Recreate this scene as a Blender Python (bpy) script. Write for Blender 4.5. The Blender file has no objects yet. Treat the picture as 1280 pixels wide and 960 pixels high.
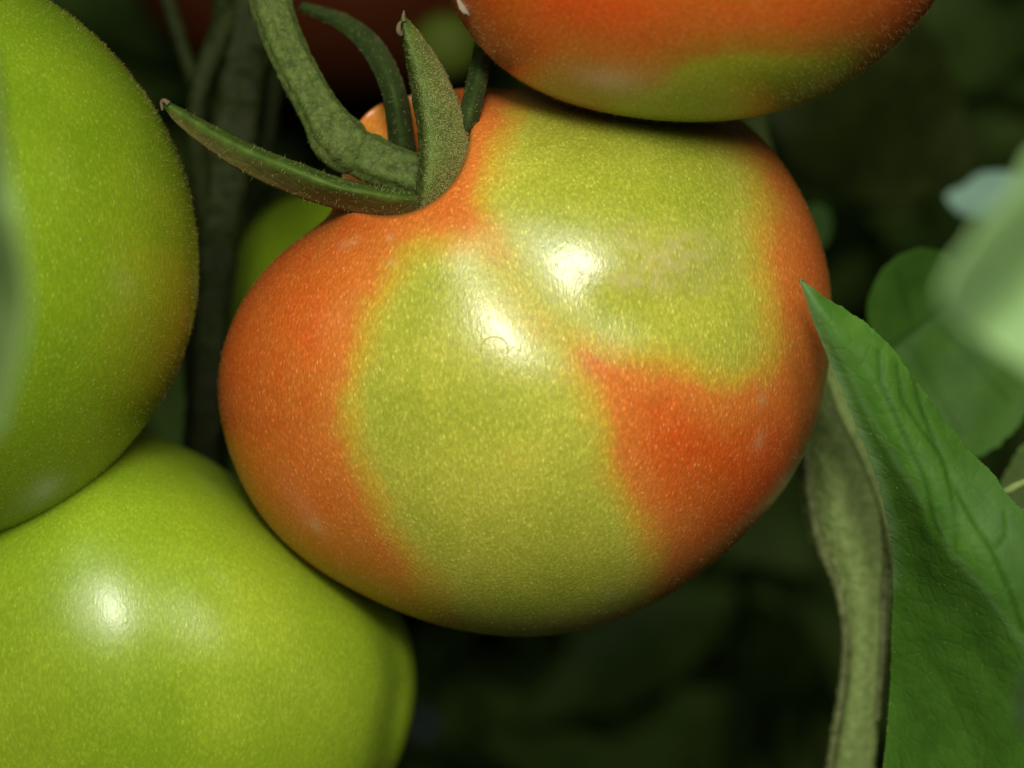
import bpy, math, random
import numpy as np
from mathutils import Vector, noise

random.seed(7)
rng = np.random.default_rng(7)
scene = bpy.context.scene
C = scene.collection

# ------------------------------------------------------------------ camera
cam_d = bpy.data.cameras.new('camera')
cam = bpy.data.objects.new('camera', cam_d)
C.objects.link(cam)
cam.location = (0.0, -0.30, 1.0)
cam.rotation_euler = (math.radians(90), 0, 0)
cam_d.sensor_width = 36.0
cam_d.lens = 80.0
cam_d.clip_start = 0.005
cam_d.clip_end = 50.0
cam_d.dof.use_dof = True
cam_d.dof.focus_distance = 0.275
cam_d.dof.aperture_fstop = 15.0
scene.camera = cam

# ------------------------------------------------------------------ ambient light and lamp
world = bpy.data.worlds.new('World')
scene.world = world
world.use_nodes = True
bg = world.node_tree.nodes['Background']
bg.inputs[0].default_value = (0.85, 1.0, 0.80, 1)
bg.inputs[1].default_value = 0.014


def area(name, loc, target, sx, sy, watts, roll, col, shape='RECTANGLE'):
    l = bpy.data.lights.new(name, 'AREA')
    l.shape = shape
    l.size = sx
    l.size_y = sy
    l.energy = watts
    l.color = col
    o = bpy.data.objects.new(name, l)
    C.objects.link(o)
    o.location = loc
    o.rotation_euler = (Vector(target) - Vector(loc)).to_track_quat('-Z', 'Y').to_euler()
    o.rotation_euler.rotate_axis('Z', math.radians(roll))
    return o


# flash beside the lens (small, long on the diagonal) and the soft open side of the greenhouse behind the camera
area('camera_flash', (-0.005, -0.315, 1.092), (0, -0.02, 1.0), 0.088, 0.034, 0.72, -48, (1.0, 0.96, 0.87))
area('soft_daylight', (0.0, -0.85, 1.34), (0, 0, 1.0), 0.80, 0.62, 6.2, 0, (1.0, 0.975, 0.90), 'ELLIPSE')

scene.render.engine = 'CYCLES'
scene.cycles.max_bounces = 5
scene.cycles.diffuse_bounces = 2
scene.cycles.glossy_bounces = 2
scene.cycles.transmission_bounces = 2
scene.view_settings.view_transform = 'Standard'
scene.view_settings.look = 'None'
scene.view_settings.exposure = 0.0
scene.view_settings.gamma = 1.0

# ------------------------------------------------------------------ helpers
S = 0.45 / 1280.0      # metres per photo pixel at one metre from the lens


def P(px, py, d):
    return Vector(((px - 640) * S * d, d - 0.30, 1.0 - (py - 480) * S * d))


def Pa(px, py, d):
    px, py, d = np.broadcast_arrays(np.asarray(px, float), np.asarray(py, float), np.asarray(d, float))
    return np.stack([(px - 640) * S * d, d - 0.30, 1.0 - (py - 480) * S * d], -1)


def smooth(a, b, x):
    t = np.clip((x - a) / (b - a), 0, 1)
    return t * t * (3 - 2 * t)


def catmull(pts, n):
    pts = np.asarray(pts, float)
    m = len(pts)
    ext = np.vstack([2 * pts[0] - pts[1], pts, 2 * pts[-1] - pts[-2]])
    t = np.linspace(0, m - 1 - 1e-9, n)
    i = t.astype(int)
    f = (t - i)[:, None]
    p0, p1, p2, p3 = ext[i], ext[i + 1], ext[i + 2], ext[i + 3]
    return 0.5 * (2 * p1 + (p2 - p0) * f + (2 * p0 - 5 * p1 + 4 * p2 - p3) * f ** 2 + (3 * p1 - p0 - 3 * p2 + p3) * f ** 3)


def mesh_obj(name, verts, faces, mat, parent=None, attrs=None, smooth_shade=True, kind=None):
    me = bpy.data.meshes.new(name)
    verts = np.asarray(verts, np.float32)
    faces = np.asarray(faces, np.int32)
    k = faces.shape[1]
    me.vertices.add(len(verts))
    me.vertices.foreach_set('co', verts.ravel())
    me.loops.add(faces.size)
    me.loops.foreach_set('vertex_index', faces.ravel())
    me.polygons.add(len(faces))
    me.polygons.foreach_set('loop_start', np.arange(0, faces.size, k, dtype=np.int32))
    me.update(calc_edges=True)
    me.validate()
    if smooth_shade:
        me.polygons.foreach_set('use_smooth', np.ones(len(me.polygons), bool))
    for an, av in (attrs or {}).items():
        a = me.attributes.new(an, 'FLOAT', 'POINT')
        a.data.foreach_set('value', np.asarray(av, np.float32))
    me.materials.append(mat)
    o = bpy.data.objects.new(name, me)
    C.objects.link(o)
    if parent is not None:
        o.parent = parent
        o.location = -root_offset(parent)
    if kind:
        o['kind'] = kind
    return o


def root_offset(p):
    v = Vector((0, 0, 0))
    while p is not None:
        v = v + p.location
        p = p.parent
    return v


def thing(name, label, cat, loc, group=None):
    o = bpy.data.objects.new(name, None)
    o.empty_display_size = 0.01
    C.objects.link(o)
    o.location = loc
    o['label'] = label
    o['category'] = cat
    if group:
        o['group'] = group
    return o


def tag(o, label, cat, group=None):
    o['label'] = label
    o['category'] = cat
    if group:
        o['group'] = group
    return o


def grid_faces(nu, nv, wrap_u=False):
    cols = nu if wrap_u else nu - 1
    j, i = np.meshgrid(np.arange(nv - 1), np.arange(cols), indexing='ij')
    i2 = (i + 1) % nu
    return np.stack([j * nu + i, j * nu + i2, (j + 1) * nu + i2, (j + 1) * nu + i], -1).reshape(-1, 4)


def grid_normals(V, nu, nv):
    G = V.reshape(nv, nu, 3)
    du = np.gradient(G, axis=1)
    dv = np.gradient(G, axis=0)
    n = np.cross(du, dv)
    n /= np.linalg.norm(n, axis=-1, keepdims=True) + 1e-12
    return n.reshape(-1, 3)


def sdist_poly(px, py, poly):
    """signed distance in pixels, positive inside"""
    poly = np.asarray(poly, float)
    a = poly
    b = np.roll(poly, -1, axis=0)
    best = np.full(px.shape, 1e9)
    inside = np.zeros(px.shape, bool)
    for (x0, y0), (x1, y1) in zip(a, b):
        ex, ey = x1 - x0, y1 - y0
        t = np.clip(((px - x0) * ex + (py - y0) * ey) / (ex * ex + ey * ey + 1e-9), 0, 1)
        best = np.minimum(best, np.hypot(px - x0 - t * ex, py - y0 - t * ey))
        c = ((y0 > py) != (y1 > py)) & (px < (x1 - x0) * (py - y0) / (y1 - y0 + 1e-12) + x0)
        inside ^= c
    return np.where(inside, best, -best)


def dist_line(px, py, line):
    best = np.full(px.shape, 1e9)
    for (x0, y0), (x1, y1) in zip(line[:-1], line[1:]):
        ex, ey = x1 - x0, y1 - y0
        t = np.clip(((px - x0) * ex + (py - y0) * ey) / (ex * ex + ey * ey + 1e-9), 0, 1)
        best = np.minimum(best, np.hypot(px - x0 - t * ex, py - y0 - t * ey))
    return best


# ------------------------------------------------------------------ materials
def new_mat(name):
    m = bpy.data.materials.new(name)
    m.use_nodes = True
    nt = m.node_tree
    b = nt.nodes['Principled BSDF']
    return m, nt, b


def nd(nt, t, **kw):
    n = nt.nodes.new(t)
    for k, v in kw.items():
        if k in n.inputs:
            n.inputs[k].default_value = v
        else:
            setattr(n, k, v)
    return n


def lk(nt, a, b):
    nt.links.new(a, b)


def mixc(nt, fac, a, b, mode='MIX'):
    m = nt.nodes.new('ShaderNodeMix')
    m.data_type = 'RGBA'
    m.blend_type = mode
    for sock, v in ((m.inputs[0], fac), (m.inputs[6], a), (m.inputs[7], b)):
        if isinstance(v, (float, int)):
            sock.default_value = v
        elif isinstance(v, tuple):
            sock.default_value = v + (1,) if len(v) == 3 else v
        else:
            lk(nt, v, sock)
    return m.outputs[2]


def ramp(nt, fac, stops):
    r = nt.nodes.new('ShaderNodeValToRGB')
    el = r.color_ramp.elements
    while len(el) < len(stops):
        el.new(0.5)
    for e, (p, c) in zip(el, stops):
        e.position = p
        e.color = tuple(c) + (1,) if len(c) == 3 else c
    lk(nt, fac, r.inputs[0])
    return r.outputs[0]


def math_n(nt, op, a, b=None, c=None):
    m = nt.nodes.new('ShaderNodeMath')
    m.operation = op
    for i, v in enumerate((a, b, c)):
        if v is None:
            continue
        if isinstance(v, (int, float)):
            m.inputs[i].default_value = v
        else:
            lk(nt, v, m.inputs[i])
    return m.outputs[0]


def skin_material(name, stops, speck=0.5, rough=0.27, bump=1.0, sss=0.0, spec=0.5, grain=0.55):
    """tomato skin: ripeness attribute -> colour, pale dots, fine cell relief"""
    m, nt, b = new_mat(name)
    at = nd(nt, 'ShaderNodeAttribute', attribute_name='ripe')
    sc = nd(nt, 'ShaderNodeAttribute', attribute_name='scar')
    tc = nd(nt, 'ShaderNodeTexCoord')
    n1 = nd(nt, 'ShaderNodeTexNoise', Scale=330.0, Detail=3.0, Roughness=0.65)
    lk(nt, tc.outputs['Object'], n1.inputs['Vector'])
    n2 = nd(nt, 'ShaderNodeTexNoise', Scale=75.0, Detail=2.0, Roughness=0.5)
    lk(nt, tc.outputs['Object'], n2.inputs['Vector'])
    r1 = math_n(nt, 'MULTIPLY_ADD', n1.outputs[0], 0.24, -0.12)
    r2 = math_n(nt, 'MULTIPLY_ADD', n2.outputs[0], 0.26, -0.13)
    ripe = math_n(nt, 'ADD', math_n(nt, 'ADD', at.outputs['Fac'], r1), r2)
    col = ramp(nt, ripe, stops)
    # cloudy variation of value
    cl = ramp(nt, n2.outputs[0], [(0.30, (0.72, 0.77, 0.70)), (0.70, (1.0, 1.0, 1.0))])
    col = mixc(nt, 0.45, col, cl, 'MULTIPLY')
    # fine cell relief and pale dots share one cell texture
    mpg = nd(nt, 'ShaderNodeMapping')
    mpg.inputs['Rotation'].default_value = (0.0, 0.42, 0.0)
    mpg.inputs['Scale'].default_value = (1.0, 1.0, 0.52)
    lk(nt, tc.outputs['Object'], mpg.inputs['Vector'])
    v = nd(nt, 'ShaderNodeTexVoronoi', Scale=2300.0, Randomness=1.0)
    lk(nt, mpg.outputs[0], v.inputs['Vector'])
    gr = nd(nt, 'ShaderNodeTexNoise', Scale=2600.0, Detail=2.0, Roughness=0.7)
    lk(nt, mpg.outputs[0], gr.inputs['Vector'])
    col = mixc(nt, grain, col, ramp(nt, gr.outputs[0], [(0.30, (0.62, 0.62, 0.62)), (0.52, (0.95, 0.95, 0.95)), (0.72, (1.55, 1.5, 1.7))]), 'MULTIPLY')
    sep = nd(nt, 'ShaderNodeSeparateColor')
    lk(nt, v.outputs['Color'], sep.inputs[0])
    dots = ramp(nt, v.outputs['Distance'], [(0.10, (1, 1, 1)), (0.42, (0, 0, 0))])
    pick = ramp(nt, sep.outputs[0], [(0.45, (0.05, 0.05, 0.05)), (1.0, (1, 1, 1))])
    dfac = math_n(nt, 'MULTIPLY', math_n(nt, 'MULTIPLY', dots, pick), speck)
    pale = mixc(nt, 0.16, mixc(nt, 1.0, col, (1.5, 1.5, 1.8), 'MULTIPLY'), (0.9, 0.85, 0.35))
    col = mixc(nt, dfac, col, pale)
    col = mixc(nt, sc.outputs['Fac'], col, (0.56, 0.45, 0.22))
    lk(nt, col, b.inputs['Base Color'])
    b.inputs['Roughness'].default_value = rough
    b.inputs['Specular IOR Level'].default_value = spec
    if sss:
        b.inputs['Subsurface Weight'].default_value = sss
        b.inputs['Subsurface Radius'].default_value = (1.0, 0.55, 0.12)
        b.inputs['Subsurface Scale'].default_value = 0.0025
    pim = ramp(nt, v.outputs['Distance'], [(0.05, (1, 1, 1)), (0.55, (0, 0, 0))])
    rare = ramp(nt, sep.outputs[1], [(0.30, (0.10, 0.10, 0.10)), (1.0, (1, 1, 1))])
    h = math_n(nt, 'ADD', math_n(nt, 'MULTIPLY', pim, rare), math_n(nt, 'MULTIPLY', gr.outputs[0], 1.6))
    bp = nd(nt, 'ShaderNodeBump', Strength=1.0, Distance=0.000023 * bump)
    lk(nt, h, bp.inputs['Height'])
    lk(nt, bp.outputs[0], b.inputs['Normal'])
    return m


GREEN_YELLOW = (0.405, 0.405, 0.044)
M_main = skin_material('tomato_skin_turning', [(0.0, (0.27, 0.34, 0.02)), (0.26, GREEN_YELLOW), (0.46, (0.52, 0.33, 0.03)), (0.66, (0.60, 0.180, 0.026)), (0.84, (0.59, 0.142, 0.020)), (1.0, (0.58, 0.088, 0.010))], speck=0.9)
M_top = skin_material('tomato_skin_red', [(0.0, (0.28, 0.34, 0.014)), (0.32, (0.34, 0.34, 0.018)), (0.52, (0.42, 0.17, 0.014)), (0.74, (0.50, 0.115, 0.012)), (1.0, (0.56, 0.068, 0.008))], speck=0.35, grain=0.5)
M_green = skin_material('tomato_skin_green', [(0.0, (0.135, 0.255, 0.006)), (0.35, (0.19, 0.285, 0.009)), (0.62, (0.40, 0.33, 0.02)), (1.0, (0.62, 0.25, 0.02))], speck=0.6, grain=0.4, bump=0.8)
M_green2 = skin_material('tomato_skin_pale_green', [(0.0, (0.19, 0.335, 0.009)), (0.4, (0.275, 0.39, 0.018)), (1.0, (0.40, 0.46, 0.05))], speck=0.45, rough=0.30, bump=0.6, grain=0.42)
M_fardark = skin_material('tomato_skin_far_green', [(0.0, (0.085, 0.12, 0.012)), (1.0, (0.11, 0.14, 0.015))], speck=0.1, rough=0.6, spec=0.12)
M_red_shaded = skin_material('tomato_skin_red_shaded', [(0.0, (0.085, 0.022, 0.005)), (1.0, (0.10, 0.02, 0.005))], speck=0.1, rough=0.6, spec=0.12)  # skin colour darkened to stand for the shade this fruit hangs in


def leaf_material(name, base, dark, veincol, rough=0.5, trans=0.25, scale=160.0, spec=0.3):
    m, nt, b = new_mat(name)
    tc = nd(nt, 'ShaderNodeTexCoord')
    at = nd(nt, 'ShaderNodeAttribute', attribute_name='vein')
    n = nd(nt, 'ShaderNodeTexNoise', Scale=scale, Detail=5.0, Roughness=0.6)
    lk(nt, tc.outputs['Object'], n.inputs['Vector'])
    f = ramp(nt, n.outputs[0], [(0.32, (0, 0, 0)), (0.68, (1, 1, 1))])
    col = mixc(nt, f, dark, base)
    neg = nd(nt, 'ShaderNodeClamp')
    lk(nt, math_n(nt, 'MULTIPLY', at.outputs['Fac'], -1.0), neg.inputs[0])
    pos = nd(nt, 'ShaderNodeClamp')
    lk(nt, at.outputs['Fac'], pos.inputs[0])
    col = mixc(nt, neg.outputs[0], col, tuple(c * 0.6 for c in dark))
    col = mixc(nt, pos.outputs[0], col, veincol)
    lk(nt, col, b.inputs['Base Color'])
    b.inputs['Roughness'].default_value = rough
    b.inputs['Specular IOR Level'].default_value = spec
    n3 = nd(nt, 'ShaderNodeTexNoise', Scale=1400.0, Detail=3.0, Roughness=0.6)
    lk(nt, tc.outputs['Object'], n3.inputs['Vector'])
    # net of fine veins
    wv = nd(nt, 'ShaderNodeTexNoise', Scale=250.0, Detail=2.0)
    lk(nt, tc.outputs['Object'], wv.inputs['Vector'])
    mp = nd(nt, 'ShaderNodeVectorMath', operation='MULTIPLY_ADD')
    lk(nt, wv.outputs['Color'], mp.inputs[0])
    mp.inputs[1].default_value = (0.0016, 0.0016, 0.0016)
    lk(nt, tc.outputs['Object'], mp.inputs[2])
    net = nd(nt, 'ShaderNodeTexVoronoi', Scale=420.0)
    net.feature = 'DISTANCE_TO_EDGE'
    lk(nt, mp.outputs[0], net.inputs['Vector'])
    edge_ = ramp(nt, net.outputs['Distance'], [(0.0, (0, 0, 0)), (0.16, (1, 1, 1))])
    hh = math_n(nt, 'ADD', math_n(nt, 'MULTIPLY', edge_, 0.5), n3.outputs[0])
    bp = nd(nt, 'ShaderNodeBump', Strength=0.6, Distance=0.00012)
    lk(nt, hh, bp.inputs['Height'])
    lk(nt, bp.outputs[0], b.inputs['Normal'])
    tr = nd(nt, 'ShaderNodeBsdfTranslucent')
    lk(nt, mixc(nt, 1.0, col, (1.0, 1.25, 0.5), 'MULTIPLY'), tr.inputs[0])
    mx = nd(nt, 'ShaderNodeMixShader')
    mx.inputs[0].default_value = trans
    lk(nt, b.outputs[0], mx.inputs[1])
    lk(nt, tr.outputs[0], mx.inputs[2])
    lk(nt, mx.outputs[0], nt.nodes['Material Output'].inputs[0])
    return m


M_leaf = leaf_material('leaf_green', (0.078, 0.198, 0.020), (0.046, 0.135, 0.012), (0.14, 0.26, 0.09), rough=0.55, spec=0.14)
M_leaf2 = leaf_material('leaf_round', (0.068, 0.165, 0.020), (0.048, 0.125, 0.014), (0.05, 0.12, 0.02), spec=0.12)
M_leaf_pale = leaf_material('leaf_pale', (0.175, 0.29, 0.105), (0.135, 0.24, 0.08), (0.2, 0.3, 0.1), rough=0.5)
M_leaf_mid = leaf_material('leaf_mid', (0.17, 0.26, 0.075), (0.13, 0.21, 0.055), (0.2, 0.3, 0.1), spec=0.15)
M_leaf_highlight = leaf_material('leaf_highlight', (0.13, 0.22, 0.16), (0.10, 0.175, 0.125), (0.4, 0.5, 0.4))  # pale bluish tint stands for a highlight on the leaf
M_leaf_blue = leaf_material('leaf_blue_grey', (0.13, 0.17, 0.15), (0.09, 0.13, 0.11), (0.1, 0.12, 0.1))
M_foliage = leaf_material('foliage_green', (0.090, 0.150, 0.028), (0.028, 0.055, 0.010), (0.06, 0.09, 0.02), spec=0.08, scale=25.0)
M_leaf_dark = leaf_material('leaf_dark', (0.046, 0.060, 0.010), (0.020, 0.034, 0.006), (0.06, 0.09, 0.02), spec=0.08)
M_sepal = leaf_material('sepal_green', (0.085, 0.145, 0.018), (0.038, 0.075, 0.009), (0.17, 0.115, 0.040), rough=0.6, trans=0.15, scale=420.0, spec=0.2)
M_sepal_shaded = leaf_material('sepal_shaded', (0.045, 0.075, 0.016), (0.026, 0.046, 0.010), (0.08, 0.07, 0.03), rough=0.7, trans=0.1, scale=420.0, spec=0.12)  # shaded copy of the sepal green: the shade is put into the colour


def stem_material(name, base, dark, rough=0.6, tan=(0.22, 0.19, 0.09)):
    m, nt, b = new_mat(name)
    tc = nd(nt, 'ShaderNodeTexCoord')
    n = nd(nt, 'ShaderNodeTexNoise', Scale=700.0, Detail=4.0, Roughness=0.7)
    lk(nt, tc.outputs['Object'], n.inputs['Vector'])
    col = mixc(nt, ramp(nt, n.outputs[0], [(0.35, (0, 0, 0)), (0.65, (1, 1, 1))]), dark, base)
    n2 = nd(nt, 'ShaderNodeTexNoise', Scale=2600.0, Detail=3.0, Roughness=0.7)
    lk(nt, tc.outputs['Object'], n2.inputs['Vector'])
    col = mixc(nt, ramp(nt, n2.outputs[0], [(0.50, (0, 0, 0)), (0.72, (0.7, 0.7, 0.7))]), col, tan)
    lk(nt, col, b.inputs['Base Color'])
    b.inputs['Roughness'].default_value = rough
    b.inputs['Specular IOR Level'].default_value = 0.14
    bp = nd(nt, 'ShaderNodeBump', Strength=0.7, Distance=0.00025)
    lk(nt, n2.outputs[0], bp.inputs['Height'])
    lk(nt, bp.outputs[0], b.inputs['Normal'])
    return m


M_stem = stem_material('stem_green', (0.085, 0.132, 0.024), (0.032, 0.058, 0.010), tan=(0.20, 0.18, 0.065))
M_stem_pale = stem_material('stem_pale', (0.26, 0.36, 0.10), (0.145, 0.225, 0.052), tan=(0.34, 0.35, 0.16))
M_stem_rib = stem_material('stem_rib', (0.17, 0.21, 0.07), (0.060, 0.085, 0.022), tan=(0.34, 0.31, 0.15))
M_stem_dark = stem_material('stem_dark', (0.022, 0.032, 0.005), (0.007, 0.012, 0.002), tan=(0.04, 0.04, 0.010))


def plain(name, col, rough=0.5, trans=0.0):
    m, nt, b = new_mat(name)
    tc = nd(nt, 'ShaderNodeTexCoord')
    n = nd(nt, 'ShaderNodeTexNoise', Scale=900.0, Detail=3.0)
    lk(nt, tc.outputs['Object'], n.inputs['Vector'])
    c = mixc(nt, n.outputs[0], tuple(x * 0.7 for x in col), col)
    lk(nt, c, b.inputs['Base Color'])
    b.inputs['Roughness'].default_value = rough
    return m


M_hair = plain('fuzz_hair', (0.60, 0.58, 0.22), 0.3)
M_hair_skin = plain('fuzz_skin', (0.66, 0.50, 0.14), 0.25)
M_tan = plain('dry_tip', (0.13, 0.095, 0.04), 0.9)
M_scar = plain('scar_tissue', (0.30, 0.25, 0.16), 1.0)
M_ring = plain('ring_scar', (0.40, 0.42, 0.05), 0.4)


# ------------------------------------------------------------------ builders
def fuzz(parent, verts, faces, count, length, radius, mat, tilt=0.45, mask=None, bias=(0, 0, -0.25), lift=0.0, name='fuzz'):
    V = np.asarray(verts, float)
    F = np.asarray(faces)
    a, b, c = V[F[:, 0]], V[F[:, 1]], V[F[:, 2]]
    d = V[F[:, 3]] if F.shape[1] == 4 else c
    nrm = np.cross(c - a, d - b) if F.shape[1] == 4 else np.cross(b - a, c - a)
    area = np.linalg.norm(nrm, axis=1) * 0.5
    w = area.copy()
    if mask is not None:
        w = w * mask[F].mean(1)
    nrm = nrm / (np.linalg.norm(nrm, axis=1, keepdims=True) + 1e-15)
    pick = rng.choice(len(F), size=count, p=w / w.sum())
    u, v = rng.random((count, 1)), rng.random((count, 1))
    base = (a[pick] * (1 - u) + b[pick] * u) * (1 - v) + (d[pick] * (1 - u) + c[pick] * u) * v
    n = nrm[pick]
    dirv = n + rng.normal(0, tilt, (count, 3)) + np.array(bias)
    dirv /= np.linalg.norm(dirv, axis=1, keepdims=True)
    L = length * (0.5 + rng.random((count, 1)) * 0.9)
    side = np.cross(dirv, rng.normal(0, 1, (count, 3)))
    side /= np.linalg.norm(side, axis=1, keepdims=True)
    oth = np.cross(dirv, side)
    out = []
    for k in range(3):
        an = k * 2 * math.pi / 3
        out.append(base + lift * n - n * 0.3 * radius + radius * (math.cos(an) * side + math.sin(an) * oth))
    tip = base + dirv * L
    HV = np.stack(out + [tip], 1).reshape(-1, 3)
    i0 = np.arange(count)[:, None] * 4
    HF = np.concatenate([i0 + np.array([[0, 1, 3]]), i0 + np.array([[1, 2, 3]]), i0 + np.array([[2, 0, 3]])])
    return mesh_obj(name, HV, HF, mat, parent, kind='stuff')


def tomato_surface(c, d, sil, depth, nt=220, nf=130, blur=7.0, shape=None):
    """closed fruit: outline radii around its middle, rounded in depth; returns verts, faces, px, py, phi"""
    sil = np.asarray(sil, float)
    ang = np.arctan2(-(sil[:, 1] - c[1]), sil[:, 0] - c[0])
    rad = np.hypot(sil[:, 0] - c[0], sil[:, 1] - c[1])
    o = np.argsort(ang)
    ang, rad = ang[o], rad[o]
    fine = np.linspace(-math.pi, math.pi, 721)[:-1]
    rr = np.interp(fine, np.concatenate([ang - 2 * math.pi, ang, ang + 2 * math.pi]), np.tile(rad, 3))
    sg = blur * 2
    k = np.exp(-0.5 * (np.arange(-60, 61) / sg) ** 2)
    k /= k.sum()
    rr = np.convolve(np.concatenate([rr[-60:], rr, rr[:60]]), k, 'valid')
    th = np.linspace(-math.pi, math.pi, nt, endpoint=False)
    r = np.interp(th, np.append(fine, math.pi), np.append(rr, rr[0]))
    rm = r.mean()
    ph = np.linspace(0.006, math.pi - 0.006, nf)
    TH, PH = np.meshgrid(th, ph)
    R = np.broadcast_to(r, TH.shape)
    wgt = np.sin(PH) ** 2
    Re = (rm * (1 - wgt) + R * wgt) * 0.993
    x = c[0] + Re * np.sin(PH) * np.cos(TH)
    y = c[1] - Re * np.sin(PH) * np.sin(TH)
    dep = d - depth * np.cos(PH)
    x, y, dep, PH = x.ravel(), y.ravel(), dep.ravel(), PH.ravel()
    tx, ty = 640 + (x - 640) * d / dep, 480 + (y - 480) * d / dep     # where each point is seen
    if shape is not None:
        dep = shape(tx, ty, dep, PH)
    # pixels measured at the fruit's own distance, so the solid keeps its real shape
    V = np.stack([(x - 640) * S * d, dep - 0.30, 1.0 - (y - 480) * S * d], -1)
    F = grid_faces(nt, nf, True)[:, ::-1]
    # cap the two tiny poles
    n = len(V)
    V = np.vstack([V, V[:nt].mean(0), V[-nt:].mean(0)])
    i = np.arange(nt)
    i2 = (i + 1) % nt
    cap1 = np.stack([i, i2, np.full(nt, n), np.full(nt, n)], -1)
    x = 640 + V[:, 0] / (S * (V[:, 1] + 0.30)); y = 480 - (V[:, 2] - 1.0) / (S * (V[:, 1] + 0.30)); PH = np.append(PH, [0, math.pi])
    F1 = np.stack([i2, i, np.full(nt, n)], -1)
    F2 = np.stack([(nf - 1) * nt + i, (nf - 1) * nt + i2, np.full(nt, n + 1)], -1)
    return V, F, (F1, F2), x, y, PH


def make_fruit(parent, surf, mat, ripe, scar=None, hairs=0, hair_len=0.0003, hair_rad=0.000013, name='fruit', hair_mask=None, hair_mat=None):
    V, F, (F1, F2), x, y, ph = surf
    o = mesh_obj(name, V, F, mat, parent, {'ripe': ripe, 'scar': scar if scar is not None else np.zeros(len(V))})
    # caps added through bmesh to keep one closed body
    import bmesh
    bm = bmesh.new()
    bm.from_mesh(o.data)
    bm.verts.ensure_lookup_table()
    for t in np.vstack([F1, F2]):
        try:
            f = bm.faces.new([bm.verts[int(k)] for k in t])
            f.smooth = True
        except ValueError:
            pass
    bmesh.ops.recalc_face_normals(bm, faces=bm.faces)
    bm.to_mesh(o.data)
    bm.free()
    if hairs:
        fuzz(o, V, F, hairs, hair_len, hair_rad, hair_mat or M_hair_skin, mask=hair_mask, tilt=0.3)
    return o


def tube(name, path, mat, parent=None, n=60, ring=20, rough=0.0, nscale=600.0, flat=1.0, ridges=0, ridge_amp=0.0, cap=True, tip=False):
    """path rows: px, py, distance, radius in px"""
    pts = catmull(path, n)
    cen = Pa(pts[:, 0], pts[:, 1], pts[:, 2])
    rad = np.maximum(pts[:, 3], 0.3) * S * pts[:, 2]
    tan = np.gradient(cen, axis=0)
    tan /= np.linalg.norm(tan, axis=1, keepdims=True)
    up = np.array([0, -1.0, 0])
    V = []
    prev = None
    for i in range(n):
        t = tan[i]
        if prev is None:
            s = np.cross(t, up)
        else:
            s = prev - t * np.dot(prev, t)
        s /= np.linalg.norm(s)
        prev = s
        u = np.cross(s, t)
        for j in range(ring):
            a = 2 * math.pi * j / ring
            r = rad[i] * (1 + (ridge_amp * math.cos(ridges * a) if ridges else 0))
            p = cen[i] + r * (math.cos(a) * s + flat * math.sin(a) * u)
            if rough:
                nz = noise.noise(Vector(p * nscale)) + 0.5 * noise.noise(Vector(p * nscale * 2.7))
                p = p + (p - cen[i]) * rough * nz
            V.append(p)
    V = np.array(V)
    F = grid_faces(ring, n, True)
    nv = len(V)
    V = np.vstack([V, cen[0], cen[-1]])
    j = np.arange(ring)
    j2 = (j + 1) % ring
    # end caps as thin quads (two vertices coincide at the middle)
    o = mesh_obj(name, V, F, mat, parent)
    import bmesh
    bm = bmesh.new()
    bm.from_mesh(o.data)
    bm.verts.ensure_lookup_table()
    for k in range(ring):
        bm.faces.new([bm.verts[int(j2[k])], bm.verts[int(j[k])], bm.verts[nv]])
        bm.faces.new([bm.verts[(n - 1) * ring + int(j[k])], bm.verts[(n - 1) * ring + int(j2[k])], bm.verts[nv + 1]])
    bmesh.ops.recalc_face_normals(bm, faces=bm.faces)
    bm.to_mesh(o.data)
    bm.free()
    return o, V, F


def sheet(name, rows, mat, parent=None, nu=40, nv=80, disp=None, vein=None, thick=0.0003, wob=0.0):
    """rows: list of cross-sections, each a list of (px, py, d) from one margin to the other"""
    rows = [catmull(r, nu) if len(r) > 1 else np.repeat(np.asarray(r, float), nu, 0) for r in rows]
    A = np.stack(rows)                       # rows, nu, 3
    G = np.stack([catmull(A[:, k], nv) for k in range(nu)], 1)   # nv, nu, 3
    if wob:
        uu = np.linspace(0, 1, nu)
        for k in range(nv):
            a_ = wob * (noise.noise(Vector((k * 0.09, 1.3, 0))) + 0.3 * noise.noise(Vector((k * 0.31, 7.3, 0))))
            G[k, :, 0] += a_ * smooth(0.82, 1.0, uu) * min(1, k / 20)
            G[k, :, 1] -= 0.6 * a_ * smooth(0.82, 1.0, uu) * min(1, k / 20)
    px, py, d = G[..., 0].ravel(), G[..., 1].ravel(), G[..., 2].ravel()
    V = Pa(px, py, d)
    nrm = grid_normals(V, nu, nv)
    flip = np.sign(-nrm[:, 1:2])
    flip[flip == 0] = 1
    nrm = nrm * np.sign(np.median(flip))
    vv = np.zeros(len(V))
    if disp is not None:
        V = V + nrm * disp(px, py)[:, None]
    if vein is not None:
        vv = vein(px, py)
    F = grid_faces(nu, nv)
    o = mesh_obj(name, V, F, mat, parent, {'vein': vv})
    md = o.modifiers.new('thickness', 'SOLIDIFY')
    md.thickness = thick
    md.offset = -1 if np.median(flip) * 1 > 0 else 1
    fn = nrm
    if np.dot(np.cross(V[F[0, 1]] - V[F[0, 0]], V[F[0, 2]] - V[F[0, 0]]), nrm[F[0, 0]]) < 0:
        F = F[:, ::-1]
    return o, V, F


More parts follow.
